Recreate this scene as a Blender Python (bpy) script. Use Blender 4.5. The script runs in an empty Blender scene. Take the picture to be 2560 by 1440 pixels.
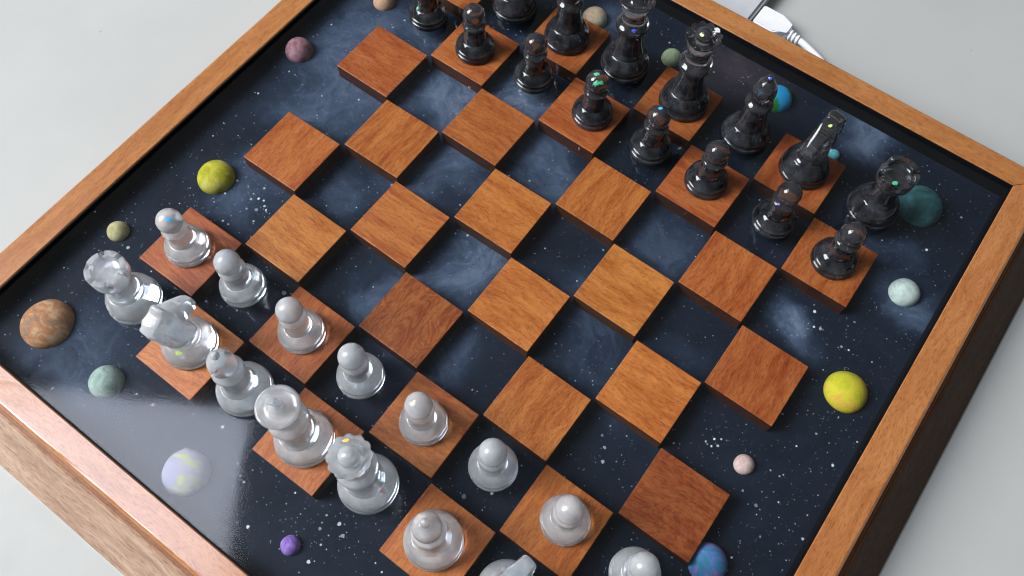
import bpy, bmesh, math, random
import numpy as np
from mathutils import Vector, Matrix

# ------------------------------------------------------------------ units
# one chess square = 1 "pitch" = 40 mm; board surface (resin) is at pitch z = 0,
# the table lies 0.9 pitch below it and is world z = 0
S = 0.04
ZT = 0.9
def V(x, y, z=0.0):
    return Vector((x * S, y * S, (z + ZT) * S))

scene = bpy.context.scene
COL = scene.collection

# ------------------------------------------------------------------ camera
CAM_C = Vector((6.4065, -0.6550, 10.1333))
RIGHT = Vector((0.80664986, 0.59090394, 0.01218727))
DOWN = Vector((0.54227087, -0.73174416, -0.41290773))
FWD = Vector((-0.23507085, 0.33968077, -0.91069132))
cam = bpy.data.cameras.new('camera')
cam.sensor_width = 36.0
cam.lens = 2103.7 / 2560 * 36.0
cam.clip_start = 0.01
cam.clip_end = 50
cam.dof.use_dof = True
cam.dof.focus_distance = 0.42
cam.dof.aperture_fstop = 28
camo = bpy.data.objects.new('camera', cam)
COL.objects.link(camo)
mw = Matrix.Identity(4)
for r in range(3):
    mw[r][0] = RIGHT[r]; mw[r][1] = -DOWN[r]; mw[r][2] = -FWD[r]
mw.translation = V(*CAM_C)
camo.matrix_world = mw
scene.camera = camo

# ------------------------------------------------------------------ light of the room
world = bpy.data.worlds.new('World')
scene.world = world
world.use_nodes = True
bg = world.node_tree.nodes['Background']
bg.inputs['Color'].default_value = (0.93, 0.97, 1.0, 1)
bg.inputs['Strength'].default_value = 0.16

def rect_lamp(corner, e1, e2, len1, len2, radiance, colour):
    """a rectangular area lamp: one corner, two edge directions (pitch units)"""
    e1 = Vector(e1).normalized()
    e2 = Vector(e2); e2 = (e2 - e1 * e2.dot(e1)).normalized()
    c = Vector(corner) + e1 * len1 / 2 + e2 * len2 / 2
    n = e1.cross(e2)
    if n.dot(Vector((4, 3, 0)) - c) < 0: n = -n
    L = bpy.data.lights.new('room_light', 'AREA')
    L.shape = 'RECTANGLE'; L.size = len1 * S; L.size_y = len2 * S
    L.energy = radiance * math.pi * len1 * len2 * S * S
    L.color = colour
    o = bpy.data.objects.new('room_light', L); COL.objects.link(o)
    z = -n; x = e1; y = z.cross(x)
    m = Matrix.Identity(4)
    for r in range(3): m[r][0] = x[r]; m[r][1] = y[r]; m[r][2] = z[r]
    m.translation = V(*c); o.matrix_world = m
    return o
WT = 90.0
W0 = Vector((2.165, -0.172, 0)) + WT * Vector((-0.386, 0.044, 0.922))
NW = Vector((0.55, 0.22, -0.80)).normalized()
def on_plane(p, d):
    p = Vector(p); d = Vector(d)
    return p + d * ((W0 - p).dot(NW) / d.dot(NW))
WB = on_plane((-0.565, -1.74, 0), (-0.565, -0.088, 0.821))
WD = on_plane((3.484, -1.591, 0), (-0.276, -0.088, 0.957))
rect_lamp(W0, WB - W0, WD - W0, 45, 33, 8.4, (0.84, 0.90, 1.06))         # unseen lamp added as a pale ceiling slope for the resin to mirror
# the window itself: lower on the same side, small and bright
WAZ, WEL = math.radians(-143), math.radians(40)
wd = Vector((math.cos(WEL) * math.cos(WAZ), math.cos(WEL) * math.sin(WAZ), math.sin(WEL)))
wc = Vector((3.5, 3.5, 0)) + 90 * wd
wx = Vector((-wd.y, wd.x, 0)).normalized()
wz = wd.cross(wx).normalized()
rect_lamp(wc - wx * 21.5 - wz * 21.5, wx, wz, 43, 43, 22.0, (0.97, 0.985, 1.0))

scene.view_settings.view_transform = 'Standard'
scene.view_settings.look = 'None'
scene.view_settings.exposure = 0.0
scene.view_settings.gamma = 1.0
scene.render.engine = 'CYCLES'
scene.cycles.use_denoising = True
scene.cycles.max_bounces = 14
scene.cycles.transmission_bounces = 12
scene.cycles.glossy_bounces = 6
scene.cycles.transparent_max_bounces = 16
scene.cycles.sample_clamp_indirect = 20.0
scene.cycles.blur_glossy = 0.0
scene.cycles.filter_width = 1.2

# ------------------------------------------------------------------ material helpers
def newmat(name):
    m = bpy.data.materials.new(name); m.use_nodes = True
    nt = m.node_tree; nt.nodes.clear()
    out = nt.nodes.new('ShaderNodeOutputMaterial')
    return m, nt, out
class N:
    """tiny node builder"""
    def __init__(s, nt): s.nt = nt
    def n(s, t, **kw):
        k = s.nt.nodes.new(t)
        for a, b in kw.items(): setattr(k, a, b)
        return k
    def put(s, sock, v):
        if isinstance(v, bpy.types.NodeSocket): s.nt.links.new(v, sock)
        else: sock.default_value = v
    def math(s, op, a, b=0.0, c=None, clamp=False):
        k = s.n('ShaderNodeMath', operation=op, use_clamp=clamp)
        s.put(k.inputs[0], a); s.put(k.inputs[1], b)
        if c is not None: s.put(k.inputs[2], c)
        return k.outputs[0]
    def vmath(s, op, a, b=(0, 0, 0)):
        k = s.n('ShaderNodeVectorMath', operation=op)
        s.put(k.inputs[0], a); s.put(k.inputs[1], b)
        return k.outputs[0] if op not in ('LENGTH', 'DISTANCE', 'DOT_PRODUCT') else k.outputs['Value']
    def noise(s, vec, scale, detail=3, rough=0.5, dist=0.0):
        k = s.n('ShaderNodeTexNoise'); s.put(k.inputs['Vector'], vec)
        k.inputs['Scale'].default_value = scale; k.inputs['Detail'].default_value = detail
        k.inputs['Roughness'].default_value = rough; k.inputs['Distortion'].default_value = dist
        return k.outputs['Fac']
    def ramp(s, fac, stops):
        k = s.n('ShaderNodeValToRGB'); s.put(k.inputs[0], fac)
        el = k.color_ramp.elements
        while len(el) < len(stops): el.new(0.5)
        for e, (p, c) in zip(el, stops): e.position = p; e.color = (*c, 1) if len(c) == 3 else c
        return k.outputs['Color']
    def maprange(s, v, a, b, c, d):
        k = s.n('ShaderNodeMapRange'); s.put(k.inputs[0], v)
        for i, q in enumerate((a, b, c, d)): k.inputs[i + 1].default_value = q
        return k.outputs[0]
    def mix(s, fac, a, b, mode='MIX'):
        k = s.n('ShaderNodeMix', data_type='RGBA', blend_type=mode)
        s.put(k.inputs[0], fac); s.put(k.inputs[6], a); s.put(k.inputs[7], b)
        return k.outputs[2]
    def bump(s, h, strength, dist=0.001):
        k = s.n('ShaderNodeBump'); s.put(k.inputs['Height'], h)
        k.inputs['Strength'].default_value = strength; k.inputs['Distance'].default_value = dist
        return k.outputs['Normal']
    def principled(s, **kw):
        k = s.n('ShaderNodeBsdfPrincipled')
        for a, b in kw.items(): s.put(k.inputs[a.replace('_', ' ')], b)
        return k.outputs[0]
    def out(s, o, sh): s.nt.links.new(sh, o.inputs['Surface'])

def wood(name, dark, mid, light, rough=0.38, fleck=1.0, vary=0.22, bump=0.15, figure=0.5, grain_scale=1.0, coat=0.0):
    m, nt, o = newmat(name); b = N(nt)
    tc = b.n('ShaderNodeTexCoord').outputs['Object']
    oi = b.n('ShaderNodeObjectInfo').outputs['Random']
    off = b.n('ShaderNodeCombineXYZ'); b.put(off.inputs[0], b.math('MULTIPLY', oi, 3.7)); b.put(off.inputs[1], b.math('MULTIPLY', oi, 11.3)); b.put(off.inputs[2], b.math('MULTIPLY', oi, 5.1))
    vec = b.vmath('ADD', tc, off.outputs[0])
    # bend the grain a little
    wob = b.n('ShaderNodeTexNoise'); b.put(wob.inputs['Vector'], vec); wob.inputs['Scale'].default_value = 22
    wv = b.vmath('SCALE', b.vmath('SUBTRACT', wob.outputs['Color'], (0.5, 0.5, 0.5))); wv.node.inputs['Scale'].default_value = 0.010
    vec2 = b.vmath('ADD', vec, wv)
    g = grain_scale
    fine = b.noise(b.vmath('MULTIPLY', vec2, (420 * g, 2100 * g, 2100 * g)), 1.0, 3, 0.6)
    mid_ = b.noise(b.vmath('MULTIPLY', vec2, (95 * g, 640 * g, 640 * g)), 1.0, 3, 0.55)
    big = b.noise(b.vmath('MULTIPLY', vec2, (18, 95, 95)), 1.0, 3, 0.6, 0.8)
    fig = b.math('ADD', b.math('MULTIPLY', mid_, 0.55), b.math('MULTIPLY', big, 0.45 + figure * 0.4))
    ocol = b.n('ShaderNodeSeparateColor'); b.put(ocol.inputs[0], b.n('ShaderNodeObjectInfo').outputs['Color'])
    swirl = b.noise(b.vmath('MULTIPLY', vec2, (38, 70, 70)), 1.0, 2, 0.5, 1.6)
    swirl = b.math('SINE', b.math('MULTIPLY', swirl, 46.0))
    fig = b.math('ADD', fig, b.math('MULTIPLY', b.math('SUBTRACT', 1.0, ocol.outputs[2]), b.math('MULTIPLY', swirl, 0.10)))
    col = b.ramp(b.maprange(fig, 0.32, 0.80, 0, 1), [(0.0, dark), (0.45, mid), (1.0, light)])
    fl = b.maprange(fine, 0.50, 0.66, 0, 0.5 * fleck)
    col = b.mix(fl, col, tuple(c * 0.42 for c in dark) + (1,))
    fl2 = b.maprange(fine, 0.40, 0.28, 0, 0.35 * fleck)
    col = b.mix(fl2, col, tuple(min(1, c * 1.25) for c in light) + (1,))
    hs = b.n('ShaderNodeHueSaturation'); b.put(hs.inputs['Color'], col)
    oc = b.n('ShaderNodeSeparateColor'); b.put(oc.inputs[0], hs.id_data.nodes.new('ShaderNodeObjectInfo').outputs['Color'])
    b.put(hs.inputs['Value'], b.math('MULTIPLY', oc.outputs[0], b.maprange(oi, 0, 1, 1 - vary, 1 + vary)))
    oi2 = b.math('FRACT', b.math('MULTIPLY', oi, 7.31))
    b.put(hs.inputs['Hue'], b.math('ADD', b.math('MULTIPLY', b.math('SUBTRACT', oc.outputs[1], 1.0), 0.1), b.maprange(oi2, 0, 1, 0.496, 0.503)))
    h = b.math('ADD', fine, mid_)
    rr = b.maprange(fine, 0.3, 0.7, rough - 0.06, rough + 0.1)
    sh = b.principled(Base_Color=hs.outputs[0], Roughness=rr, Normal=b.bump(h, bump, 0.0004), IOR=1.42, Coat_Weight=coat, Coat_Roughness=0.14)
    b.out(o, sh)
    return m

M_SQUARE = wood('stained_beech', (0.17, 0.042, 0.008), (0.29, 0.083, 0.014), (0.42, 0.155, 0.034), rough=0.36, vary=0.05, bump=0.3, fleck=1.0, grain_scale=0.88, figure=0.8)
M_RAIL = wood('varnished_rail', (0.23, 0.074, 0.018), (0.33, 0.115, 0.029), (0.42, 0.17, 0.050), rough=0.36, vary=0.04, fleck=0.9, grain_scale=0.75, figure=0.9, bump=0.12, coat=1.0)
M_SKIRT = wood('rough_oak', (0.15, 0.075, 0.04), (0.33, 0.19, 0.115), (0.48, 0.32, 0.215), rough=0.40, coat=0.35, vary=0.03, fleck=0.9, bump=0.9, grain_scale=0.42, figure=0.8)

M_GROOVE = wood('groove_wood', (0.12, 0.04, 0.01), (0.18, 0.065, 0.017), (0.24, 0.095, 0.028), rough=0.6, vary=0.03)
M_SKIRT_SHADE = wood('shade_toned_oak', (0.024, 0.008, 0.002), (0.042, 0.015, 0.003), (0.065, 0.024, 0.006), rough=0.75, vary=0.03, fleck=0.8, bump=0.3, grain_scale=0.5)  # skirt wood with the shade of the sides away from the window in its colour
M_BLOCK_SIDE = wood('dark_block_sides', (0.020, 0.009, 0.005), (0.050, 0.018, 0.007), (0.085, 0.028, 0.009), rough=0.5, vary=0.15, fleck=0.8, bump=0.2, grain_scale=0.6)  # sides of the squares, a much darker brown than their tops
def plain(name, col, rough=0.5, **kw):
    m, nt, o = newmat(name); b = N(nt)
    tc = b.n('ShaderNodeTexCoord').outputs['Object']
    n1 = b.noise(tc, 60, 4, 0.6)
    c = b.mix(b.maprange(n1, 0.3, 0.7, 0, 1), tuple(x * 0.93 for x in col) + (1,), tuple(min(1, x * 1.05) for x in col) + (1,))
    b.out(o, b.principled(Base_Color=c, Roughness=rough, Normal=b.bump(b.noise(tc, 900, 2), 0.06, 0.0003), **kw))
    return m
M_LINER = plain('black_paint', (0.004, 0.0045, 0.006), 0.7, Specular_IOR_Level=0.08)
M_PLASTIC = plain('white_plastic', (0.80, 0.80, 0.84), 0.38)
M_GREY = plain('grey_plastic', (0.46, 0.47, 0.48), 0.45)
M_METAL = plain('dull_metal', (0.35, 0.33, 0.30), 0.35, Metallic=0.9)

def table_material():
    m, nt, o = newmat('white_laminate'); b = N(nt)
    tc = b.n('ShaderNodeTexCoord').outputs['Object']
    n1 = b.noise(tc, 7, 5, 0.6)
    col = b.ramp(b.maprange(n1, 0.3, 0.7, 0, 1), [(0, (0.382, 0.386, 0.366)), (1, (0.425, 0.428, 0.408))])
    vor = b.n('ShaderNodeTexVoronoi'); b.put(vor.inputs['Vector'], tc); vor.inputs['Scale'].default_value = 55
    spk = b.maprange(vor.outputs['Distance'], 0.022, 0.055, 0.8, 0.0)
    keep = b.math('GREATER_THAN', b.n('ShaderNodeSeparateColor').outputs[0], 0.84)
    sc = keep.node.inputs[0].links[0].from_node; nt.links.new(vor.outputs['Color'], sc.inputs[0])
    col = b.mix(b.math('MULTIPLY', spk, keep), col, (0.25, 0.24, 0.22, 1))
    rr = b.maprange(b.noise(tc, 40, 3), 0.3, 0.7, 0.5, 0.62)
    b.out(o, b.principled(Base_Color=col, Roughness=rr, Specular_IOR_Level=0.3, Normal=b.bump(b.noise(tc, 240, 3), 0.05, 0.0005)))
    return m
M_TABLE = table_material()

def nebula_material():
    """painted galaxy on the floor of the tray: dark blue clouds laid where the photo shows them"""
    m, nt, o = newmat('painted_nebula'); b = N(nt)
    geo = b.n('ShaderNodeTexCoord').outputs['Object']     # metres, board origin
    pos = b.vmath('SCALE', geo); pos.node.inputs['Scale'].default_value = 1 / S
    warp = b.n('ShaderNodeTexNoise'); b.put(warp.inputs['Vector'], pos); warp.inputs['Scale'].default_value = 0.8; warp.inputs['Detail'].default_value = 4
    w = b.vmath('SCALE', b.vmath('SUBTRACT', warp.outputs['Color'], (0.5, 0.5, 0.5))); w.node.inputs['Scale'].default_value = 1.8
    p2 = b.vmath('ADD', pos, w)
    def blobs(lst, vec):
        tot = 0.0
        for (x, y, rad, amp) in lst:
            d = b.vmath('DISTANCE', b.vmath('MULTIPLY', vec, (1, 1, 0)), (x, y, 0))
            g = b.maprange(d, 0, rad, amp, 0.0); g.node.interpolation_type = 'SMOOTHERSTEP'
            tot = b.math('ADD', tot, g)
        return tot
    lights = [(-0.3, 4.3, 1.6, 0.75), (0.4, 5.6, 1.6, 0.5), (1.5, 5.2, 1.5, 0.75), (1.7, 4.1, 1.1, 0.6), (3.0, 3.15, 1.0, 0.95),
              (2.9, 5.2, 0.9, 0.7), (2.6, 2.2, 1.0, 0.6), (3.5, 1.95, 0.9, 0.6), (4.9, 3.5, 1.0, 0.5), (0.9, 3.1, 0.9, 0.45),
              (2.0, 6.0, 1.2, 0.7), (4.1, 6.9, 1.0, 0.35), (6.5, 8.4, 0.9, 1.0), (6.95, 4.95, 0.6, 1.0), (8.35, 6.2, 0.7, 0.8),
              (-0.1, -1.0, 1.3, 0.5), (-0.3, 2.1, 1.2, 0.55), (-0.9, 5.6, 1.1, 0.6), (5.0, 5.0, 1.0, 0.45), (2.2, 7.7, 1.0, 0.7), (6.0, 3.1, 0.9, 0.35), (7.6, 6.6, 0.8, 0.4)]
    amp = b.math('ADD', 0.15, blobs(lights, p2))
    c1 = b.noise(p2, 1.1, 7, 0.62, 0.6)
    c2 = b.noise(p2, 4.5, 6, 0.65, 1.2)
    cloud = b.math('ADD', b.math('MULTIPLY', c1, 0.72), b.math('MULTIPLY', c2, 0.28))
    cloud = b.maprange(cloud, 0.30, 0.76, 0.22, 1.0)
    rid = b.math('SUBTRACT', 1.0, b.math('ABSOLUTE', b.math('SUBTRACT', b.math('MULTIPLY', b.noise(p2, 1.7, 5, 0.6, 1.5), 2.0), 1.0)))
    cloud = b.math('ADD', cloud, b.math('MULTIPLY', b.math('POWER', rid, 9.0), 0.15))
    dens = b.math('MULTIPLY', cloud, amp, clamp=True)
    col = b.ramp(dens, [(0.0, (0.0026, 0.0040, 0.0070)), (0.22, (0.013, 0.022, 0.040)), (0.55, (0.050, 0.072, 0.115)), (1.0, (0.13, 0.168, 0.23))])
    warm = blobs([(4.25, 8.1, 1.1, 0.75), (3.9, 8.4, 0.7, 0.3)], p2)
    col = b.mix(b.math('MULTIPLY', warm, cloud, clamp=True), col, (0.070, 0.052, 0.058, 1))
    # finest mist of spray paint
    vor = b.n('ShaderNodeTexVoronoi'); b.put(vor.inputs['Vector'], pos); vor.inputs['Scale'].default_value = 15
    dots = b.maprange(vor.outputs['Distance'], 0.03, 0.14, 0.55, 0.0)
    sepc = b.n('ShaderNodeSeparateColor'); nt.links.new(vor.outputs['Color'], sepc.inputs[0])
    sel = b.math('GREATER_THAN', sepc.outputs[0], 0.72)
    dmask = b.maprange(b.noise(pos, 0.9, 4, 0.6), 0.42, 0.62, 0.15, 1)
    col = b.mix(b.math('MULTIPLY', b.math('MULTIPLY', dots, sel), dmask), col, (0.20, 0.24, 0.28, 1))
    b.out(o, b.principled(Base_Color=col, Roughness=0.6, Specular_IOR_Level=0.1))
    return m
M_NEB = nebula_material()

def resin_material():
    m, nt, o = newmat('clear_epoxy'); b = N(nt)
    tc = b.n('ShaderNodeTexCoord').outputs['Object']
    nrm = b.bump(b.noise(tc, 14, 2, 0.4), 0.02, 0.01)
    lw = b.n('ShaderNodeLayerWeight'); lw.inputs['Blend'].default_value = 0.5; b.put(lw.inputs['Normal'], nrm)
    fac = b.math('ADD', 0.043, b.math('MULTIPLY', b.math('POWER', lw.outputs['Facing'], 5.0), 0.957))
    tr = b.n('ShaderNodeBsdfTransparent'); tr.inputs['Color'].default_value = (0.95, 0.965, 0.97, 1)
    gl = b.n('ShaderNodeBsdfGlossy'); b.put(gl.inputs['Roughness'], b.maprange(b.noise(tc, 9, 4, 0.6), 0.3, 0.7, 0.035, 0.085)); b.put(gl.inputs['Normal'], nrm)
    mx = b.n('ShaderNodeMixShader'); b.put(mx.inputs[0], fac)
    nt.links.new(tr.outputs[0], mx.inputs[1]); nt.links.new(gl.outputs[0], mx.inputs[2])
    vor = b.n('ShaderNodeTexVoronoi'); b.put(vor.inputs['Vector'], tc); vor.inputs['Scale'].default_value = 170
    sp = b.n('ShaderNodeSeparateColor'); nt.links.new(vor.outputs['Color'], sp.inputs[0])
    dust = b.math('MULTIPLY', b.maprange(vor.outputs['Distance'], 0.02, 0.07, 0.45, 0.0), b.math('GREATER_THAN', sp.outputs[0], 0.90))
    film = b.math('ADD', dust, b.maprange(b.noise(tc, 30, 5, 0.7), 0.4, 0.75, 0.0, 0.004))
    dd = b.n('ShaderNodeBsdfDiffuse'); dd.inputs['Color'].default_value = (0.55, 0.56, 0.58, 1)
    m3 = b.n('ShaderNodeMixShader'); b.put(m3.inputs[0], film)
    nt.links.new(mx.outputs[0], m3.inputs[1]); nt.links.new(dd.outputs[0], m3.inputs[2])
    b.out(o, m3.outputs[0])
    return m
M_RESIN = resin_material()

def star_material():
    m, nt, o = newmat('white_paint_dots'); b = N(nt)
    a = b.n('ShaderNodeNewGeometry').outputs['Random Per Island']
    col = b.ramp(a, [(0, (0.12, 0.16, 0.20)), (0.6, (0.30, 0.35, 0.39)), (1, (0.60, 0.65, 0.69))])
    b.out(o, b.principled(Base_Color=col, Roughness=0.6))
    return m
M_STAR = star_material()

def cast_resin(name, tint, ior, haze, milk_a, milk_b, milk, see, glow=0.0):
    """glossy cast resin: a clear/hazy body mixed with some milkiness under a polished skin"""
    m, nt, o = newmat(name); b = N(nt)
    tc = b.n('ShaderNodeTexCoord').outputs['Object']
    cl = b.maprange(b.noise(tc, 130, 4, 0.6), 0.35, 0.68, 0, 1)
    rf = b.n('ShaderNodeBsdfRefraction'); rf.inputs['Color'].default_value = (*tint, 1); rf.inputs['IOR'].default_value = ior; rf.inputs['Roughness'].default_value = haze
    mc = b.mix(cl, (*milk_a, 1), (*milk_b, 1))
    tl = b.n('ShaderNodeBsdfTranslucent'); b.put(tl.inputs['Color'], mc)
    df = b.n('ShaderNodeBsdfDiffuse'); b.put(df.inputs['Color'], mc)
    m1 = b.n('ShaderNodeMixShader'); m1.inputs[0].default_value = see
    nt.links.new(df.outputs[0], m1.inputs[1]); nt.links.new(tl.outputs[0], m1.inputs[2])
    if glow:
        m1 = b.n('ShaderNodeSubsurfaceScattering'); m1.falloff = 'RANDOM_WALK'
        b.put(m1.inputs['Color'], mc); m1.inputs['Scale'].default_value = glow
        m1.inputs['Radius'].default_value = (0.95, 0.97, 1.0); m1.inputs['IOR'].default_value = 1.01
    m2 = b.n('ShaderNodeMixShader'); b.put(m2.inputs[0], b.maprange(cl, 0, 1, milk * 0.85, milk * 1.15))
    nt.links.new(rf.outputs[0], m2.inputs[1]); nt.links.new(m1.outputs[0], m2.inputs[2])
    fr = b.n('ShaderNodeFresnel'); fr.inputs['IOR'].default_value = ior
    gs = b.n('ShaderNodeBsdfGlossy'); gs.inputs['Roughness'].default_value = 0.04
    mx = b.n('ShaderNodeMixShader'); b.put(mx.inputs[0], fr.outputs[0])
    nt.links.new(m2.outputs[0], mx.inputs[1]); nt.links.new(gs.outputs[0], mx.inputs[2])
    b.out(o, mx.outputs[0])
    return m
M_CLEAR = cast_resin('clear_resin_base', (0.93, 0.97, 1.0), 1.5, 0.02, (0.86, 0.93, 1.0), (0.92, 0.965, 1.0), 0.22, 0.52, glow=0.012)
M_CLEAR_HEAD = cast_resin('milky_resin_head', (0.90, 0.95, 1.0), 1.5, 0.04, (0.86, 0.93, 1.0), (0.92, 0.965, 1.0), 0.33, 0.52, glow=0.012)
M_SMOKE = cast_resin('smoky_black_resin', (0.12, 0.123, 0.13), 1.56, 0.08, (0.018, 0.020, 0.025), (0.11, 0.118, 0.135), 0.36, 0.2)
M_SMOKE_THIN = cast_resin('smoky_thin_resin', (0.66, 0.675, 0.71), 1.54, 0.05, (0.06, 0.064, 0.07), (0.17, 0.175, 0.19), 0.30, 0.4)

# ------------------------------------------------------------------ mesh helpers
def link(name, me, mat=None, parent=None, smooth=False):
    o = bpy.data.objects.new(name, me); COL.objects.link(o)
    if mat is not None and not me.materials: me.materials.append(mat)
    if smooth:
        for p in me.polygons: p.use_smooth = True
    if parent is not None: o.parent = parent
    return o
def frombm(name, bm):
    bmesh.ops.recalc_face_normals(bm, faces=bm.faces)
    me = bpy.data.meshes.new(name); bm.to_mesh(me); bm.free(); return me
def empty(name, loc, rz=0.0, parent=None):
    o = bpy.data.objects.new(name, None); COL.objects.link(o)
    o.location = loc; o.rotation_euler = (0, 0, rz); o.empty_display_size = 0.01
    if parent is not None: o.parent = parent
    return o
def tag(o, label, cat=None, group=None, kind=None):
    if label: o['label'] = label
    if cat: o['category'] = cat
    if group: o['group'] = group
    if kind: o['kind'] = kind
    return o
def box_bm(x0, x1, y0, y1, z0, z1, bevel=0.0, seg=2):
    bm = bmesh.new()
    bmesh.ops.create_cube(bm, size=1.0)
    for v in bm.verts:
        v.co = Vector(((x0 + x1) / 2 + v.co.x * (x1 - x0), (y0 + y1) / 2 + v.co.y * (y1 - y0), (z0 + z1) / 2 + v.co.z * (z1 - z0)))
    if bevel > 0: bmesh.ops.bevel(bm, geom=list(bm.edges), offset=bevel, segments=seg, affect='EDGES', profile=0.5)
    return bm

# ------------------------------------------------------------------ table
bm = bmesh.new()
bmesh.ops.create_grid(bm, x_segments=2, y_segments=2, size=1.4)
me = frombm('table_top', bm)
t = link('table_top', me, M_TABLE); t.location = (0.14, 0.14, 0)
tag(t, 'plain off-white table top with a few dark specks under the board', kind='structure')

# ------------------------------------------------------------------ chess board
IX0, IX1, IY0, IY1 = -1.57, 8.53, -1.567, 8.575     # inner edge of the frame
DEP = 0.25                                            # apparent depth of the resin
board = empty('chess_board', (0, 0, ZT * S))
tag(board, 'wooden framed chess board with a galaxy under clear resin and inlaid wooden squares', 'chess board')

def rail(name, axis, inner, a0, a1, sgn, width, mat, prof, grow0, grow1):
    """profile (d, z) swept along a rail with mitred ends; built along local X and then turned"""
    bm = bmesh.new(); nseg = 24
    rows = []
    rnd = random.Random(len(name) * 7 + int(abs(inner) * 10))
    L = a1 - a0
    for k in range(nseg + 1):
        u = k / nseg
        ring = []
        for (d, z) in prof:
            s0 = a0 - d * grow0 + 0.007; s1 = a1 + d * grow1 - 0.007
            s = s0 + (s1 - s0) * u
            jz = rnd.uniform(-0.002, 0.002) if z > -0.2 else 0
            ring.append(bm.verts.new((s * S, d * S, (z + jz) * S)))
        rows.append(ring)
    n = len(prof)
    for k in range(nseg):
        for j in range(n):
            bm.faces.new((rows[k][j], rows[k + 1][j], rows[k + 1][(j + 1) % n], rows[k][(j + 1) % n]))
    bm.faces.new(rows[0]); bm.faces.new(rows[-1][::-1])
    me = frombm(name, bm)
    o = link(name, me, mat, board)
    # local X runs along the rail, local Y points outward
    if axis == 'x' and sgn > 0: o.location = (0, inner * S, 0)
    elif axis == 'x': o.location = (0, inner * S, 0); o.rotation_euler = (0, 0, math.pi)
    elif axis == 'y' and sgn > 0: o.location = (inner * S, 0, 0); o.rotation_euler = (0, 0, -math.pi / 2)
    else: o.location = (inner * S, 0, 0); o.rotation_euler = (0, 0, math.pi / 2)
    return o
HT = 0.06
def top_prof(w):
    r = 0.055
    pts = [(0.0, -0.32), (0.0, HT - 0.012), (0.012, HT)]
    for k in range(7):
        a = math.pi / 2 * k / 6
        pts.append((w - r + r * math.sin(a), HT - r + r * math.cos(a)))
    pts += [(w, -0.03), (w - 0.012, -0.045), (w - 0.06, -0.05), (w - 0.06, -0.32)]
    return pts
def skirt_prof(w):
    return [(0.0, -0.33), (w - 0.075, -0.33), (w - 0.075, -0.17), (w + 0.055, -0.17), (w + 0.065, -0.10), (w + 0.09, -0.092), (w + 0.115, -0.11), (w + 0.62, -0.84), (w + 0.62, -0.9), (0.0, -0.9)]
for nm, ax, inner, a0, a1, sg, w in (
        ('right', 'y', IX1, -IY1, -IY0, 1, 0.415), ('left', 'y', IX0, IY0, IY1, -1, 0.415),
        ('far', 'x', IY1, IX0, IX1, 1, 0.405), ('near', 'x', IY0, -IX1, -IX0, -1, 0.365)):
    rl = rail('frame_rail', ax, inner, a0, a1, sg, w, M_RAIL, top_prof(w), 1.0, 1.0)
    sk = rail('frame_skirt', ax, inner, a0, a1, sg, w, M_SKIRT if nm in ('near', 'left') else M_SKIRT_SHADE, skirt_prof(w), 1.0, 1.0)
    gs = rail('groove_strip', ax, inner, a0, a1, sg, w, M_GROOVE, [(w - .058, -.168), (w - .058, -.06), (w + .064, -.098), (w + .053, -.168)], 1.0, 1.0)
    if nm == 'near': sk['label'] = 'coarse grained skirt board below a groove'
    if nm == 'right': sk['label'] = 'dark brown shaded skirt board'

# painted floor of the tray and its black walls
bm = bmesh.new()
q = [bm.verts.new((x * S, y * S, -DEP * S)) for x, y in ((IX0, IY0), (IX1, IY0), (IX1, IY1), (IX0, IY1))]
bm.faces.new(q)
fl = link('painted_floor', frombm('painted_floor', bm), M_NEB, board)
fl['label'] = 'dark blue painted nebula with white star spray'
lt = 0.018
for (x0, x1, y0, y1) in ((IX0, IX0 + lt, IY0, IY1), (IX1 - lt, IX1, IY0, IY1), (IX0 + lt, IX1 - lt, IY0, IY0 + lt), (IX0 + lt, IX1 - lt, IY1 - lt, IY1)):
    e = 0.0006
    me = frombm('tray_wall', box_bm((x0 - e) * S, (x1 + e) * S, (y0 - e) * S, (y1 + e) * S, -0.31 * S, (HT - 0.015) * S))
    link('tray_wall', me, M_LINER, board)
# resin
me = frombm('resin_fill', box_bm((IX0 + 0.004) * S, (IX1 - 0.004) * S, (IY0 + 0.004) * S, (IY1 - 0.004) * S, -0.30 * S, 0))
rs = link('resin_fill', me, M_RESIN, board)
rs['label'] = 'clear glossy epoxy resin filling the tray'

# wooden squares
HB = 0.483
sq_mesh = frombm('wooden_square', box_bm(-HB * S, HB * S, -HB * S, HB * S, -(DEP - 0.001) * S, 0.006 * S, 0.010 * S, 3))
sq_mesh.materials.append(M_SQUARE); sq_mesh.materials.append(M_BLOCK_SIDE)
for p in sq_mesh.polygons:
    if abs(p.normal.z) < 0.2: p.material_index = 1
rnd = random.Random(5)
TONE = {(3, 2): .66, (7, 2): .60, (0, 1): .76, (2, 1): .84, (4, 1): .84, (6, 1): .95, (5, 0): .98, (1, 0): 1.1, (3, 0): .92, (1, 2): 1.16, (5, 2): .98, (0, 3): .90, (2, 3): .98, (4, 3): 1.10,
        (6, 3): 1.12, (1, 4): .92, (3, 4): 1.10, (5, 4): 1.12, (7, 4): .82, (0, 5): .86, (2, 5): .88, (4, 5): .98, (6, 5): .88, (1, 6): .86, (3, 6): .86, (5, 6): .86, (7, 6): .82, (2, 7): .8, (4, 7): .72, (6, 7): .74}
turned = {(0, 3): 1, (7, 6): 1, (6, 7): 1, (4, 1): 0, (2, 5): 0}
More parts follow.
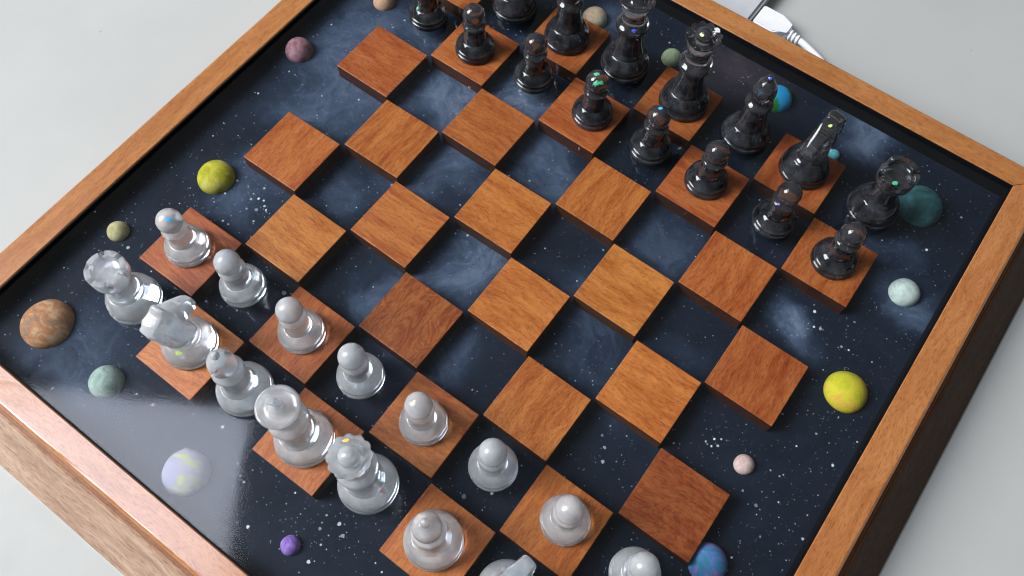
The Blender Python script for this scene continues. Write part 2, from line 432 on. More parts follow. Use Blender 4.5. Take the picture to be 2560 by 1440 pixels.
for i in range(8):
    for r in range(8):
        if (i + r) % 2 == 1:
            o = link('wooden_square', sq_mesh, None, board)
            tn = TONE.get((i, r), .9) * .94; o.color = (tn, 1 - .12 * max(0, min(1, (1.0 - tn) / .3)), {(3, 2): .0, (7, 2): .25, (7, 6): .4}.get((i, r), .92), 1)
            o.location = ((i + rnd.uniform(-.008, .008)) * S, (r + rnd.uniform(-.008, .008)) * S, 0)
            o.rotation_euler = (0, 0, (math.pi / 2 if turned.get((i, r), rnd.random() < 0.45) else 0) + math.radians(rnd.uniform(-.6, .6)) + (math.pi if rnd.random() < .5 else 0))

# star specks on the painted floor
rng = np.random.default_rng(11)
stars = []
def add_star(x, y, rad, z=None):
    if IX0 + .05 < x < IX1 - .05 and IY0 + .05 < y < IY1 - .05:
        stars.append((x, y, rad, z if z is not None else -DEP + 0.003))
cl = [(0.03, 2.15, .28, 42, .018), (-0.5, 2.6, .4, 40, .010), (-0.6, 1.6, .5, 40, .008), (3.9, -0.6, .35, 40, .016), (5.9, 2.1, .45, 40, .014), (7.0, 3.0, .25, 18, .014),
      (7.8, 2.6, .8, 90, .010), (7.25, 5.2, .5, 60, .012), (-0.9, 0.5, .5, 50, .010), (3.1, -0.75, .4, 40, .014), (2.4, -0.6, .6, 60, .012), (8.1, 7.7, .5, 50, .008),
      (5.5, 0.5, .5, 30, .010), (7.7, 3.6, .7, 120, .010), (8.0, 5.4, .6, 80, .009), (-0.3, 0.1, .6, 60, .011), (0.5, -0.8, .6, 60, .010), (8.0, 1.6, .6, 90, .009), (0.0, 4.6, .8, 50, .009), (7.3, 4.2, .5, 70, .009)]
for x, y, sd, n, rad in cl:
    for _ in range(n):
        add_star(x + rng.normal() * sd * 1.25, y + rng.normal() * sd * 1.25, rad * .50 * math.exp(rng.normal() * 0.5))
for _ in range(5200):
    add_star(rng.uniform(IX0, IX1), rng.uniform(IY0, IY1), 0.0040 * math.exp(rng.normal() * 0.55))
for (x, y, rad) in ((0.12, 2.05, .035), (0.02, 2.2, .026), (-0.06, 2.13, .027), (0.1, 2.22, .02), (0.17, 2.16, .024), (0.0, 1.98, .022), (-0.88, 0.56, .034), (3.9, -.52, .035), (4.02, -.6, .03), (3.75, -.7, .026),
                    (5.95, 2.14, .03), (6.03, 1.98, .032), (5.84, 2.25, .024), (7.0, 3.05, .022), (7.08, 3.0, .024), (6.93, 2.96, .02), (7.83, 2.64, .03), (7.2, 5.36, .03), (7.38, 5.18, .03), (8.2, 7.9, .025), (-0.62, 2.6, .026), (4.9, .62, .04), (4.75, .4, .025)):
    add_star(x, y, rad * .78)
vs, fs = [], []
for x, y, rad, z in stars:
    k = len(vs); n = 5 if rad < .012 else 8
    ph = rng.uniform(0, 6.28)
    for j in range(n):
        rr = rad * rng.uniform(.75, 1.15)
        vs.append(((x + rr * math.cos(ph + 6.2832 * j / n)) * S, (y + rr * math.sin(ph + 6.2832 * j / n)) * S, z * S))
    fs.append(tuple(range(k, k + n)))
me = bpy.data.meshes.new('star_specks'); me.from_pydata(vs, [], fs)
st = link('star_specks', me, M_STAR, board)
tag(st, 'white paint specks scattered like stars', kind='stuff')

# planets: painted clay domes on the floor
def planet_mat(name, a, b_, c, scale, stretch=(1, 1, 1), hard=0.15, rough=0.7, edge=0):
    m, nt, o = newmat(name); b = N(nt)
    tc = b.n('ShaderNodeTexCoord').outputs['Object']
    v = b.vmath('MULTIPLY', tc, stretch)
    f = b.noise(v, scale * 1.7 / S, 6, 0.65, 0.9)
    f = b.maprange(f, 0.5 - hard, 0.5 + hard, 0, 1)
    col = b.ramp(f, [(0.1, a), (0.5, b_), (0.9, c)])
    if edge:
        sx = b.n('ShaderNodeSeparateXYZ'); b.put(sx.inputs[0], tc)
        e = b.math('ADD', b.math('ABSOLUTE', b.math('DIVIDE', sx.outputs[1], edge * S)), b.math('MULTIPLY', b.math('SUBTRACT', f, 0.5), 0.35))
        col = b.mix(b.maprange(e, 0.42, 0.60, 0, 1), (*c, 1), (*a, 1))
    b.out(o, b.principled(Base_Color=col, Roughness=rough, Normal=b.bump(b.noise(tc, 9 / S, 5, 0.65), 0.28, 0.0008), Specular_IOR_Level=0.15))
    return m
PL = [  # x, y, radius, colours, noise scale, stretch, label
    (-1.286, 4.5, 0.215, (.22, .10, .13), (.34, .17, .19), (.42, .24, .25), 4, (1, 1, 1), 'dusty pink planet with pale veins'),
    (-0.692, 2.09, 0.265, (.38, .36, .02), (.55, .50, .03), (.64, .60, .16), 3, (1, 1, 1), 'plain bright yellow planet beside a star cluster'),
    (-1.163, 0.655, 0.15, (.42, .38, .17), (.55, .50, .25), (.62, .58, .34), 5, (1, 1, 1), 'small pale cream planet'),
    (-0.88, -0.85, 0.342, (.26, .20, .15), (.52, .22, .09), (.60, .40, .24), 3.2, (1, 1.5, 1), 'large mottled orange and brown planet'),
    (0.346, -0.94, 0.22, (.25, .36, .31), (.38, .50, .43), (.46, .56, .50), 4, (1, 1, 1), 'pale sage green planet'),
    (2.0, -1.165, 0.29, (.26, .25, .38), (.34, .33, .44), (.48, .48, .10), 2.6, (1, 2.6, 1), 'lilac planet with yellow streaks'),
    (3.6, -1.05, 0.12, (.20, .10, .42), (.33, .20, .58), (.42, .30, .66), 4, (1, 1, 1), 'small violet planet'),
    (7.69, 1.71, 0.24, (.04, .24, .34), (.09, .24, .52), (.40, .16, .46), 2.6, (1, 1, 1), 'blue and purple marbled planet beside a wooden corner'),
    (7.46, 2.985, 0.128, (.58, .38, .34), (.70, .50, .46), (.75, .58, .54), 5, (1, 1, 1), 'small pale pink planet'),
    (8.05, 4.58, 0.278, (.52, .50, .02), (.66, .60, .04), (.75, .42, .06), 3, (1, 1, 1), 'yellow planet mottled with orange'),
    (8.05, 6.32, 0.205, (.45, .55, .50), (.58, .68, .62), (.65, .74, .70), 4, (1, 1, 1), 'small whitish green planet'),
    (7.64, 7.69, 0.325, (.025, .08, .08), (.045, .14, .145), (.08, .23, .28), 1.2, (1, 1, 1), 'large dark teal planet'),
    (6.25, 7.74, 0.09, (.10, .42, .50), (.14, .52, .60), (.20, .58, .66), 4, (1, 1, 1), 'tiny turquoise planet'),
    (5.1, 8.12, 0.225, (.02, .22, .03), (.02, .30, .62), (.03, .36, .70), 1.6, (1, 1, 1), 'blue planet with green edges'),
    (3.405, 7.831, 0.156, (.30, .40, .22), (.38, .47, .28), (.44, .52, .34), 4, (1, 1, 1), 'small moss green planet'),
    (2.017, 7.762, 0.2, (.55, .35, .20), (.62, .48, .33), (.20, .50, .45), 3, (1, 1, 1), 'peach planet with teal patches'),
    (-0.87, 6.047, 0.177, (.50, .26, .15), (.60, .35, .22), (.66, .42, .28), 4, (1, 1, 1), 'small salmon orange planet'),
]
for k, (x, y, r, a, b_, c, sc, stv, lab) in enumerate(PL):
    bm = bmesh.new()
    bmesh.ops.create_uvsphere(bm, u_segments=36, v_segments=20, radius=1.0)
    hz = min(r * 0.95, 0.226)
    rr = random.Random(k)
    ph = [rr.uniform(0, 6.28) for _ in range(4)]
    for v in bm.verts:
        w = 1 + 0.012 * math.sin(3 * v.co.x + ph[0]) + 0.012 * math.sin(4 * v.co.y + ph[1]) + 0.008 * math.sin(6 * v.co.z + ph[2])
        v.co = Vector((v.co.x * r * w * S, v.co.y * r * w * S, v.co.z * hz * w * S))
    bmesh.ops.bisect_plane(bm, geom=list(bm.verts) + list(bm.edges) + list(bm.faces), plane_co=(0, 0, -0.012 * S), plane_no=(0, 0, -1), clear_outer=True)
    o = link('planet', frombm('planet', bm), planet_mat('planet_paint', *[tuple(q * .8 for q in w_) for w_ in (a, b_, c)], sc, stv, edge=r if 'green edges' in lab else 0), board, smooth=True)
    o.location = (x * S, y * S, (-DEP + 0.012) * S)
    o.rotation_euler = (0, 0, rr.uniform(-.6, .6))
    o['label'] = lab

# ------------------------------------------------------------------ chess pieces
SEG = 72
def lathe(name, prof, close_bottom=False, close_top=False, fn=None):
    bm = bmesh.new(); rows = []
    for (r, z) in prof:
        if r < 1e-5:
            rows.append([bm.verts.new((0, 0, z * S))]); continue
        ring = []
        for k in range(SEG):
            a = 2 * math.pi * k / SEG
            rr, zz = (r, z) if fn is None else fn(r, z, a)
            ring.append(bm.verts.new((rr * math.cos(a) * S, rr * math.sin(a) * S, zz * S)))
        rows.append(ring)
    for A, B in zip(rows[:-1], rows[1:]):
        for k in range(SEG):
            k2 = (k + 1) % SEG
            if len(A) == 1 and len(B) == 1: continue
            if len(A) == 1: bm.faces.new((A[0], B[k2], B[k]))
            elif len(B) == 1: bm.faces.new((A[k], A[k2], B[0]))
            else: bm.faces.new((A[k], A[k2], B[k2], B[k]))
    # outward normals by construction (profiles run from the bottom up)
    me = bpy.data.meshes.new(name); bm.to_mesh(me); bm.free()
    for p in me.polygons: p.use_smooth = True
    me.set_sharp_from_angle(angle=math.radians(48))
    return me
def catmull(pts, n=3):
    out = []
    P = [pts[0]] + list(pts) + [pts[-1]]
    for i in range(1, len(P) - 2):
        p0, p1, p2, p3 = P[i - 1], P[i], P[i + 1], P[i + 2]
        for k in range(n):
            t = k / n
            out.append(tuple(0.5 * ((2 * p1[j]) + (-p0[j] + p2[j]) * t + (2 * p0[j] - 5 * p1[j] + 4 * p2[j] - p3[j]) * t * t + (-p0[j] + 3 * p1[j] - 3 * p2[j] + p3[j]) * t ** 3) for j in (0, 1)))
    out.append(pts[-1])
    return [(max(0.0, r), z) for r, z in out]
def arc(zc, r, a0, a1, n=14, sz=1.0):
    """sphere profile from polar angle a0 to a1 (degrees from the south pole)"""
    out = []
    for k in range(n + 1):
        a = math.radians(a0 + (a1 - a0) * k / n)
        out.append((r * math.sin(a) if a1 < 180 or k < n else 0.0, zc - r * sz * math.cos(a)))
    return out
def foot(R, dome_top, neck_r, neck_z):
    """the common bell-shaped foot of a piece, from the underside up to the neck"""
    a = [(0, 0), (R - .025, 0)]
    a += catmull([(R - .025, 0), (R - .004, .012), (R, .045), (R - .004, .078), (R - .018, .088)], 3)
    a += catmull([(R - .018, .088), (R - .024, .096), (R - .016, .106)], 2)[1:]
    d = dome_top
    a += catmull([(R - .016, .106), (R - .018, .15), (R - .035, d * .62), (R - .075, d * .85), (R - .115, d)], 4)[1:]
    a += [(R - .128, d + .004), (R - .13, d + .016)]
    rr = R - .13
    a += catmull([(rr, d + .016), (rr * .45 + neck_r * .55, d + (neck_z - d) * .36), (neck_r * 1.06, d + (neck_z - d) * .7), (neck_r, neck_z)], 4)[1:]
    return a
def collar(z0, z1, r_in, R, r_top):
    h = z1 - z0
    return catmull([(r_in, z0), (R - .03, z0 + h * .10), (R - .004, z0 + h * .3), (R, z0 + h * .45), (R - .01, z0 + h * .62), (R * .55 + r_top * .45, z0 + h * .72), (r_top + .012, z0 + h * .86), (r_top, z1)], 3)

# --- part meshes (pitch units) --------------------------------------------------
MESH = {}
MESH['pawn'] = [('base', lathe('pawn_base', foot(.302, .265, .146, .53)), 0),
                ('collar', lathe('pawn_collar', collar(.53, .635, .146, .174, .128)), 1),
                ('head', lathe('pawn_head', [(.128, .635)] + arc(.755, .164, 51, 180, 18)), 1)]
big = foot(.352, .31, .160, .70)
bigk = foot(.365, .34, .166, .80)
def slit(r, z, a):
    # a slanting saw cut in the mitre
    d = (math.sin(a) * r) * 0.8 + (z - 1.06) * 0.6
    if abs(d) < .012 and math.sin(a) > -.35 and .95 < z < 1.2: return r * .72, z
    return r, z
MESH['bishop'] = [('base', lathe('bishop_base', big), 0),
                  ('collar', lathe('bishop_collar', collar(.70, .86, .160, .198, .130)), 1),
                  ('head', lathe('bishop_head', [(.130, .86)] + catmull([(.130, .86), (.155, .92), (.166, .99), (.160, 1.06), (.135, 1.14), (.090, 1.205), (.045, 1.235)], 6), fn=slit), 1),
                  ('finial', lathe('bishop_finial', [(.045, 1.235)] + arc(1.272, .052, 40, 180, 10)), 1)]
MESH['king'] = [('base', lathe('king_base', bigk), 0),
                ('collar', lathe('king_collar', collar(.80, 1.0, .166, .240, .168)), 1),
                ('crown', lathe('king_crown', catmull([(.168, 1.0), (.165, 1.05), (.176, 1.14), (.205, 1.26), (.238, 1.345)], 4) + catmull([(.238, 1.345), (.249, 1.365), (.246, 1.385), (.225, 1.395)], 3)[1:] + catmull([(.225, 1.395), (.195, 1.375), (.15, 1.368), (.11, 1.385), (.075, 1.43), (.05, 1.47), (.0, 1.485)], 4)[1:]), 1)]
def scallop(r, z, a):
    k = min(1.0, max(0.0, (z - 1.22) / .16))
    if r > .17: return r * (1 + .045 * k * (abs(math.cos(a * 6)) * 2 - 1.2)), z + .022 * k * (abs(math.cos(a * 6)) - .5)
    return r, z
MESH['queen'] = [('base', lathe('queen_base', bigk), 0),
                 ('collar', lathe('queen_collar', collar(.80, 1.0, .166, .242, .166)), 1),
                 ('crown', lathe('queen_crown', catmull([(.166, 1.0), (.162, 1.06), (.168, 1.14), (.185, 1.25), (.215, 1.35), (.240, 1.41)], 5) + catmull([(.240, 1.41), (.236, 1.425), (.215, 1.405), (.18, 1.37), (.14, 1.355), (.105, 1.36)], 4)[1:], fn=scallop), 1),
                 ('finial', lathe('queen_finial', [(.105, 1.36)] + arc(1.425, .122, 57, 180, 14)), 1)]
def notch(r, z, a):
    k = (a / (2 * math.pi) * 6) % 1.0
    if z > .955 and r > .15 and k < .27: return r, .875
    return r, z
SEG = 144
MESH['rook'] = [('base', None, 0),
                ('battlement', lathe('rook_battlement', catmull([(.158, .62), (.165, .66), (.20, .72), (.238, .765), (.246, .80)], 4) + [(.248, .86), (.248, .90), (.248, .955), (.248, .965), (.244, .972), (.178, .972), (.174, .965), (.172, .955), (.170, .90)] + catmull([(.170, .90), (.15, .885), (.09, .87), (0, .865)], 3)[1:], fn=notch), 1)]
SEG = 72
MESH['rook'][0] = ('base', lathe('rook_base', foot(.352, .34, .158, .62)), 0)
MESH['knight'] = [('base', lathe('knight_base', foot(.352, .33, .17, .44) + [(.10, .455), (0, .46)]), 0)]

def cross_mesh():
    bm = bmesh.new()
    def addb(x0, x1, y0, y1, z0, z1, taper=1.0):
        g = bmesh.ops.create_cube(bm, size=1.0)['verts']
        for v in g:
            v.co = Vector((((x0 + x1) / 2 + v.co.x * (x1 - x0)) * S, ((y0 + y1) / 2 + v.co.y * (y1 - y0)) * S, ((z0 + z1) / 2 + v.co.z * (z1 - z0)) * S))
    # flared cross outline in the XZ plane, extruded in Y
    pts = [(-.030, 1.47), (.030, 1.47), (.022, 1.535), (.082, 1.52), (.088, 1.60), (.022, 1.585), (.034, 1.665), (-.034, 1.665), (-.022, 1.585), (-.088, 1.60), (-.082, 1.52), (-.022, 1.535)]
    f = [bm.verts.new((x * S, -.032 * S, z * S)) for x, z in pts]
    bk = [bm.verts.new((x * S, .032 * S, z * S)) for x, z in pts]
    bm.faces.new(f); bm.faces.new(bk[::-1])
    for k in range(len(pts)):
        k2 = (k + 1) % len(pts); bm.faces.new((f[k], bk[k], bk[k2], f[k2]))
    bmesh.ops.bevel(bm, geom=list(bm.edges), offset=.008 * S, segments=2, affect='EDGES')
    return frombm('king_cross', bm)
MESH['king'].append(('cross', cross_mesh(), 1))

def knight_mesh():
    """carved horse head: side outline in the YZ plane (muzzle towards +Y), pillowed in X"""
    pts = [(-.17, .42), (-.235, .55), (-.275, .72), (-.30, .90), (-.31, 1.02), (-.255, 1.09), (-.16, 1.12), (-.07, 1.135), (-.03, 1.20), (.015, 1.20), (.03, 1.11),
           (.10, 1.05), (.20, .965), (.31, .875), (.375, .80), (.385, .72), (.335, .665), (.26, .675), (.19, .71), (.115, .70), (.085, .64), (.12, .56), (.165, .48), (.17, .42)]
    bm = bmesh.new()
    n = len(pts)
    cy = sum(p[0] for p in pts) / n; cz = sum(p[1] for p in pts) / n
    layers = []
    for x, sh in ((-.112, .86), (-.098, .95), (-.05, 1.0), (.05, 1.0), (.098, .95), (.112, .86)):
        ring = []
        for (y, z) in pts:
            # spine line to shrink towards
            sy, sz = y * .35 + cy * .0, z * .55 + .37
            wx = 1.0 if z < .62 else (1.0 - .28 * max(0, (y - .05) / .33))      # narrower muzzle
            wx *= 1.7 if z < .55 else (1.32 if z < .8 else .95)
            if z > 1.15: wx *= .8
            ring.append(bm.verts.new((x * wx * S, (sy + (y - sy) * sh) * S, (sz + (z - sz) * sh) * S)))
        layers.append(ring)
    for A, B in zip(layers[:-1], layers[1:]):
        for k in range(n):
            k2 = (k + 1) % n; bm.faces.new((A[k], A[k2], B[k2], B[k]))
    bm.faces.new(layers[0][::-1]); bm.faces.new(layers[-1])
    bmesh.ops.triangulate(bm, faces=[f for f in bm.faces if len(f.verts) > 4])
    me = frombm('horse_head_cage', bm)
    tmp = bpy.data.objects.new('horse_head', me); COL.objects.link(tmp)
    ss = tmp.modifiers.new('s', 'SUBSURF'); ss.levels = 2; ss.render_levels = 2
    dg = bpy.context.evaluated_depsgraph_get()
    m2 = bpy.data.meshes.new_from_object(tmp.evaluated_get(dg))
    bpy.data.objects.remove(tmp)
    # eye hollows, mane ridges, nostrils and mouth line pressed into the surface
    for v in m2.vertices:
        x, y, z = v.co / S
        s = 1 if x > 0 else -1
        if abs(x) > .04:
            d = math.hypot(y - .075, z - .975); x -= s * .022 * math.exp(-(d / .03) ** 2)
            d = math.hypot(y - .335, z - .80); x -= s * .018 * math.exp(-(d / .022) ** 2)
            d = abs((z - .715) + .10 * (y - .3)); x -= s * .014 * math.exp(-(d / .012) ** 2) * (1 if y > .2 else 0)
        if y < -.10 and z > .55:
            x *= 1 + .10 * math.sin(z * 55 + y * 12)
            y += .008 * math.sin(z * 55)
        v.co = Vector((x, y, z)) * S
    m2.name = 'horse_head'
    for p in m2.polygons: p.use_smooth = True
    return m2
MESH['knight'].append(('horse_head', knight_mesh(), 1))
# two-tone copies: part meshes carry their own material
VAR = {}
for kind, parts in MESH.items():
    for side, mats in (('clear', (M_CLEAR, M_CLEAR_HEAD)), ('smoky', (M_SMOKE, M_SMOKE_THIN))):
        lst = []
        for nm, me, k in parts:
            c = me.copy(); c.materials.clear(); c.materials.append(mats[k]); lst.append((nm, c))
        VAR[kind, side] = lst

# iridescent flakes
def flake_mat(name, col, metal=0.0):
    m, nt, o = newmat(name); b = N(nt)
    tc = b.n('ShaderNodeTexCoord').outputs['Object']
    c = b.mix(b.maprange(b.noise(tc, 700, 2), .35, .65, 0, 1), (*col, 1), tuple(min(1, x * .75 + .10) for x in (col[0], col[1] * .9, col[2] * 1.1)) + (1,))
    b.out(o, b.principled(Base_Color=c, Roughness=0.2, Metallic=metal, Specular_IOR_Level=0.7))
    return m
FL = {'green': flake_mat('green_flake', (.04, .50, .22)), 'blue': flake_mat('blue_flake', (.03, .07, .85)), 'cyan': flake_mat('cyan_flake', (.04, .50, .95)),
      'lime': flake_mat('lime_flake', (.65, .88, .20)), 'amber': flake_mat('amber_flake', (.90, .62, .12)), 'violet': flake_mat('violet_flake', (.30, .16, .62)), 'rose': flake_mat('rose_flake', (.75, .30, .32))}
frnd = random.Random(3)
def flake(root, zc, rad, ox, oy, size, colour):
    """a thin shard set in the skin of a round part, facing the side (ox right, oy down) as seen in the photo"""
    P = Vector(root['_p']) + Vector((0, 0, zc))
    v = (CAM_C - P).normalized()
    rt = (RIGHT - v * RIGHT.dot(v)).normalized()
    dn = (DOWN - v * DOWN.dot(v)); dn = (dn - rt * dn.dot(rt)).normalized()
    n = (ox * rt + oy * dn + math.sqrt(max(0, 1 - ox * ox - oy * oy)) * v).normalized()
    t1 = n.orthogonal().normalized(); t2 = n.cross(t1)
    bm = bmesh.new(); k = 6; ph = frnd.uniform(0, 6)
    rings = []
    rads = [size * frnd.uniform(.55, 1.1) for _ in range(k)]
    for fr_ in (1.0, 0.5):
        ring = []
        for j in range(k):
            a = ph + 6.2832 * j / k
            q = (n * rad + (t1 * math.cos(a) + t2 * math.sin(a) * .75) * rads[j] * fr_).normalized() * rad
            ring.append(bm.verts.new(q * (1.014 if fr_ < 1 else 1.010) * S))
        rings.append(ring)
    mid = bm.verts.new(n * rad * 1.015 * S)
    low = [bm.verts.new(v.co * .97) for v in rings[0]]
    for j in range(k):
        j2 = (j + 1) % k
        bm.faces.new((rings[0][j], rings[0][j2], rings[1][j2], rings[1][j]))
        bm.faces.new((rings[1][j], rings[1][j2], mid))
        bm.faces.new((low[j], low[j2], rings[0][j2], rings[0][j]))
    bm.faces.new(low[::-1])
    o = link('flake', frombm('flake', bm), FL[colour], root)
    rz = root.rotation_euler.z
    o.location = (0, 0, zc * S); o.rotation_euler = (0, 0, -rz)
    o['label'] = colour + ' iridescent flake'
    return o

def piece(kind, side, x, y, label, group=None, rz=None):
    wood_sq = (round(x) + round(y)) % 2 == 1
    z = 0.0075 if wood_sq else 0.0012
    if rz is None: rz = frnd.uniform(0, 6.28)
    root = empty(kind, V(x, y, z), rz)
    root['_p'] = (x, y, z)
    for nm, me in VAR[kind, side]: link(nm, me, None, root)
    tag(root, label, 'chess piece', group)
    return root
GW, GB = 'clear resin chess pieces', 'smoky black resin chess pieces'
A = piece
wp0 = A('pawn', 'clear', -.036, 1.014, 'clear resin pawn with a cyan flake in its head, in front of the clear rook', GW)
flake(wp0, .755, .165, -.02, -.12, .055, 'cyan')
wp1 = A('pawn', 'clear', .952, 1.030, 'clear resin pawn with a violet speck on its crown, in front of a clear knight', GW)
flake(wp1, .755, .163, .05, -.82, .018, 'violet')
wp2 = A('pawn', 'clear', 2.004, 1.005, 'clear resin pawn on a wooden square in front of the clear bishop beside the king', GW)
wp3 = A('pawn', 'clear', 2.991, 1.003, 'clear resin pawn on a galaxy square in front of the clear king', GW)
wp4 = A('pawn', 'clear', 4.001, 1.005, 'clear resin pawn on a wooden square in front of the clear queen', GW)
flake(wp4, .755, .163, -.30, -.30, .022, 'lime')
wp5 = A('pawn', 'clear', 5.011, 1.076, 'clear resin pawn on a galaxy square in front of the amber flaked clear bishop', GW)
wp6 = A('pawn', 'clear', 6.066, 1.070, 'clear resin pawn on a wooden square in front of the half hidden clear knight', GW)
wp7 = A('pawn', 'clear', 7.05, 1.05, 'clear resin pawn on the galaxy square next to the blue purple planet', GW)
wr0 = A('rook', 'clear', -.041, .056, 'clear resin rook with notched battlements beside the large orange planet', GW, 0.35)
wr7 = A('rook', 'clear', 7.0, .02, 'clear resin rook on the wooden corner square beside the clear knight', GW, 0.1)
wn1 = A('knight', 'clear', .976, .046, 'clear resin knight between the clear rook and clear bishop', GW, 0.12)
flake(wn1, .20, .33, -.25, .52, .05, 'lime'); flake(wn1, .9, .16, .15, .2, .03, 'cyan')
wn6 = A('knight', 'clear', 5.98, .03, 'clear resin knight standing next to the amber flaked clear bishop', GW, -0.15)
wb2 = A('bishop', 'clear', 1.954, .018, 'clear resin bishop between the clear knight and clear king', GW, 1.9)
wb5 = A('bishop', 'clear', 4.968, -.017, 'clear resin bishop with an amber flake, on a wooden square beside the clear queen', GW, 4.0)
flake(wb5, 1.02, .190, -.38, -.50, .05, 'amber')
wk = A('king', 'clear', 2.96, -.009, 'clear resin king with a small cross on top', GW, 0.5)
wq = A('queen', 'clear', 3.936, .034, 'clear resin queen with a scalloped crown', GW, 0.2)
flake(wq, 1.38, .245, -.2, -.72, .04, 'amber'); flake(wq, .20, .345, .55, .35, .04, 'rose')
bp0 = A('pawn', 'smoky', .044, 6.062, 'smoky black pawn with a green flake low on its base, near the salmon planet', GB)
flake(bp0, .18, .28, -.55, -.05, .03, 'green')
bp1 = A('pawn', 'smoky', 1.008, 5.982, 'smoky black pawn on the wooden square next to the empty corner square', GB)
bp2 = A('pawn', 'smoky', 2.029, 6.082, 'smoky black pawn on a galaxy square beside the green flaked pawn', GB)
bp3 = A('pawn', 'smoky', 3.091, 6.057, 'smoky black pawn with bright green flakes in its head', GB)
flake(bp3, .755, .163, -.1, -.66, .05, 'green'); flake(bp3, .755, .163, -.12, .14, .085, 'green'); flake(bp3, .755, .163, .3, .1, .05, 'green')
bp4 = A('pawn', 'smoky', 4.081, 6.068, 'smoky black pawn with a pale blue flake at its crown', GB)
flake(bp4, .755, .163, .12, -.72, .04, 'cyan')
bp5 = A('pawn', 'smoky', 5.009, 6.056, 'smoky black pawn on a wooden square in front of the blue tipped bishop', GB)
bp6 = A('pawn', 'smoky', 6.080, 6.066, 'smoky black pawn with a violet glint, in front of the black carved knight', GB)
flake(bp6, .60, .165, -.55, .35, .03, 'violet')
bp7 = A('pawn', 'smoky', 7.020, 6.021, 'smoky black pawn on the wooden square in front of the black rook', GB)
br0 = A('rook', 'smoky', 0.0, 7.03, 'smoky black rook on the far wooden corner square', GB, 0.2)
bn1 = A('knight', 'smoky', .984, 7.029, 'smoky black knight behind the pawn next to the salmon planet', GB, math.pi + .1)
bb2 = A('bishop', 'smoky', 1.986, 7.0, 'smoky black bishop on a wooden square beside the peach planet', GB, 1.0)
bk = A('king', 'smoky', 2.973, 7.10, 'smoky black king between the black queen and a black bishop', GB, 0.4)
flake(bk, .88, .242, .10, .35, .045, 'blue')
bq = A('queen', 'smoky', 4.043, 7.038, 'smoky black queen with a scalloped crown', GB, 0.1)
flake(bq, 1.425, .124, -.2, -.1, .03, 'lime'); flake(bq, .52, .25, .0, -.25, .04, 'blue')
bb5 = A('bishop', 'smoky', 5.057, 7.089, 'smoky black bishop with a blue tip beside the blue green planet', GB, 2.4)
flake(bb5, 1.272, .053, .1, -.1, .035, 'blue'); flake(bb5, .35, .30, .4, -.1, .04, 'blue')
bn6 = A('knight', 'smoky', 6.014, 7.07, 'smoky black knight beside the tiny turquoise planet', GB, math.pi - .1)
flake(bn6, .98, .18, .2, -.2, .035, 'lime')
br7 = A('rook', 'smoky', 7.085, 7.058, 'smoky black rook beside the large dark teal planet', GB, 0.5)
flake(br7, .93, .24, -.2, .5, .05, 'green')
for o in bpy.data.objects:
    if '_p' in o: del o['_p']

# ------------------------------------------------------------------ cable and adapter behind the board
def profile_box(name, outline, z0, z1, bevel, mat, parent):
    """flat outline (x, y) in pitch, extruded from z0 to z1, rounded"""
    bm = bmesh.new()
    lo = [bm.verts.new((x * S, y * S, z0 * S)) for x, y in outline]
    hi = [bm.verts.new((x * S, y * S, z1 * S)) for x, y in outline]
    bm.faces.new(lo[::-1]); bm.faces.new(hi)
    n = len(outline)
    for k in range(n): bm.faces.new((lo[k], lo[(k + 1) % n], hi[(k + 1) % n], hi[k]))
    bmesh.ops.bevel(bm, geom=list(bm.edges), offset=bevel * S, segments=3, affect='EDGES')
    return link(name, frombm(name, bm), mat, parent, smooth=False)
ux = Vector((1.0, -0.02, 0)); PY = 9.86
cab = empty('usb_cable', V(3.95, PY, -0.9))
def P(*a): return [(x - 0.0, y) for x, y in a]
profile_box('plug', P((0, -.215), (.36, -.215), (.47, -.15), (.56, -.085), (.60, -.07), (.60, .07), (.56, .085), (.47, .15), (.36, .215), (0, .215)), .03, .25, .022, M_PLASTIC, cab)
profile_box('connector', P((-.06, -.15), (0.01, -.15), (.01, .15), (-.06, .15)), .085, .195, .006, M_METAL, cab)
for k in range(3):
    bm = bmesh.new()
    bmesh.ops.create_cone(bm, cap_ends=True, segments=24, radius1=(.088 - .006 * k) * S, radius2=(.086 - .006 * k) * S, depth=.048 * S, matrix=Matrix.Translation((( .635 + .068 * k) * S, -.006 * k * S, .135 * S)) @ Matrix.Rotation(math.pi / 2, 4, 'Y'))
    bmesh.ops.bevel(bm, geom=[e for e in bm.edges if e.is_boundary or len(e.link_faces) == 2 and e.calc_face_angle(0) > 1], offset=.008 * S, segments=2, affect='EDGES')
    link('strain_relief_ring', frombm('strain_relief_ring', bm), M_PLASTIC, cab, smooth=True)
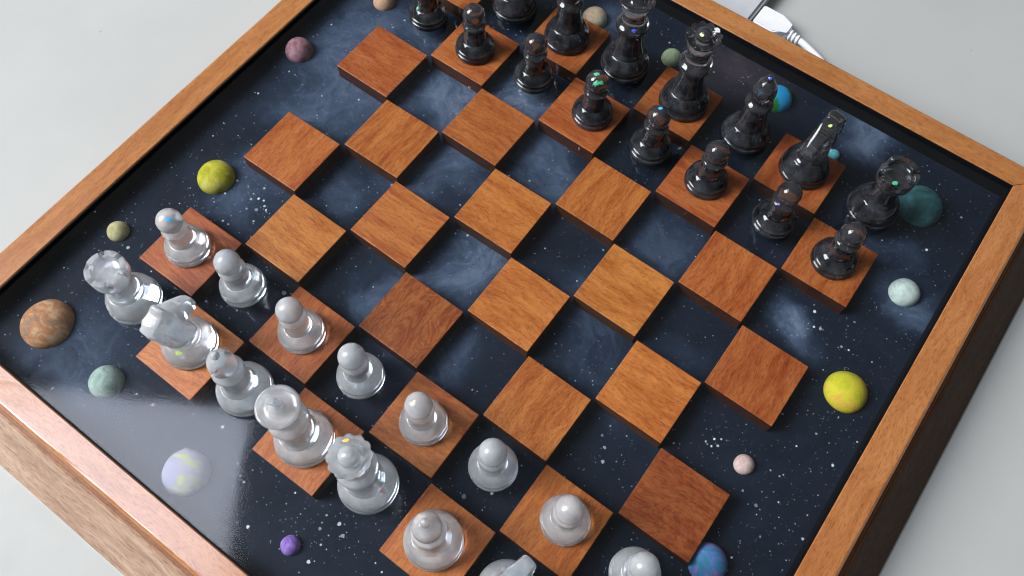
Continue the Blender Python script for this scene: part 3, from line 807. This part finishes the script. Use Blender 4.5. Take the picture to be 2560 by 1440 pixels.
# the cord: swept tube that bends towards the board and drops to the table
pts = [(.55, 0, .135), (.72, -.005, .135), (.86, -.02, .13), (1.05, -.06, .11), (1.28, -.13, .085), (1.5, -.24, .065), (1.7, -.36, .058), (1.9, -.42, .057), (2.15, -.44, .057), (2.5, -.445, .057)]
def spline(P, n=8):
    out = []; Q = [P[0]] + P + [P[-1]]
    for i in range(1, len(Q) - 2):
        for k in range(n):
            t = k / n
            out.append(Vector([0.5 * ((2 * Q[i][j]) + (-Q[i - 1][j] + Q[i + 1][j]) * t + (2 * Q[i - 1][j] - 5 * Q[i][j] + 4 * Q[i + 1][j] - Q[i + 2][j]) * t * t + (-Q[i - 1][j] + 3 * Q[i][j] - 3 * Q[i + 1][j] + Q[i + 2][j]) * t ** 3) for j in range(3)]))
    out.append(Vector(P[-1])); return out
def tube(name, pts, r, mat, parent, seg=14):
    bm = bmesh.new(); rows = []
    for i, p in enumerate(pts):
        d = (pts[min(i + 1, len(pts) - 1)] - pts[max(i - 1, 0)]).normalized()
        s = d.cross(Vector((0, 0, 1))).normalized(); u = s.cross(d)
        rows.append([bm.verts.new((p + s * r * math.cos(a) + u * r * math.sin(a)) * S) for a in [2 * math.pi * k / seg for k in range(seg)]])
    for A_, B_ in zip(rows[:-1], rows[1:]):
        for k in range(seg): bm.faces.new((A_[k], A_[(k + 1) % seg], B_[(k + 1) % seg], B_[k]))
    bm.faces.new(rows[0]); bm.faces.new(rows[-1][::-1])
    return link(name, frombm(name, bm), mat, parent, smooth=True)
tube('cord', spline(pts), .056, M_PLASTIC, cab)
tag(cab, 'white plug and cable lying on the table behind the frame', 'cable')
# the light grey adapter it is plugged into
ad = empty('power_adapter', V(2.6, PY, -0.9))
profile_box('housing', P((-1.2, -.42), (1.32, -.42), (1.32, .95), (-1.2, .95)), 0.004, .30, .05, M_GREY, ad)
profile_box('socket', P((1.312, -.19), (1.332, -.19), (1.332, .19), (1.312, .19)), .05, .235, .002, M_METAL, ad)
tag(ad, 'light grey power adapter with the white plug in its end', 'power adapter')
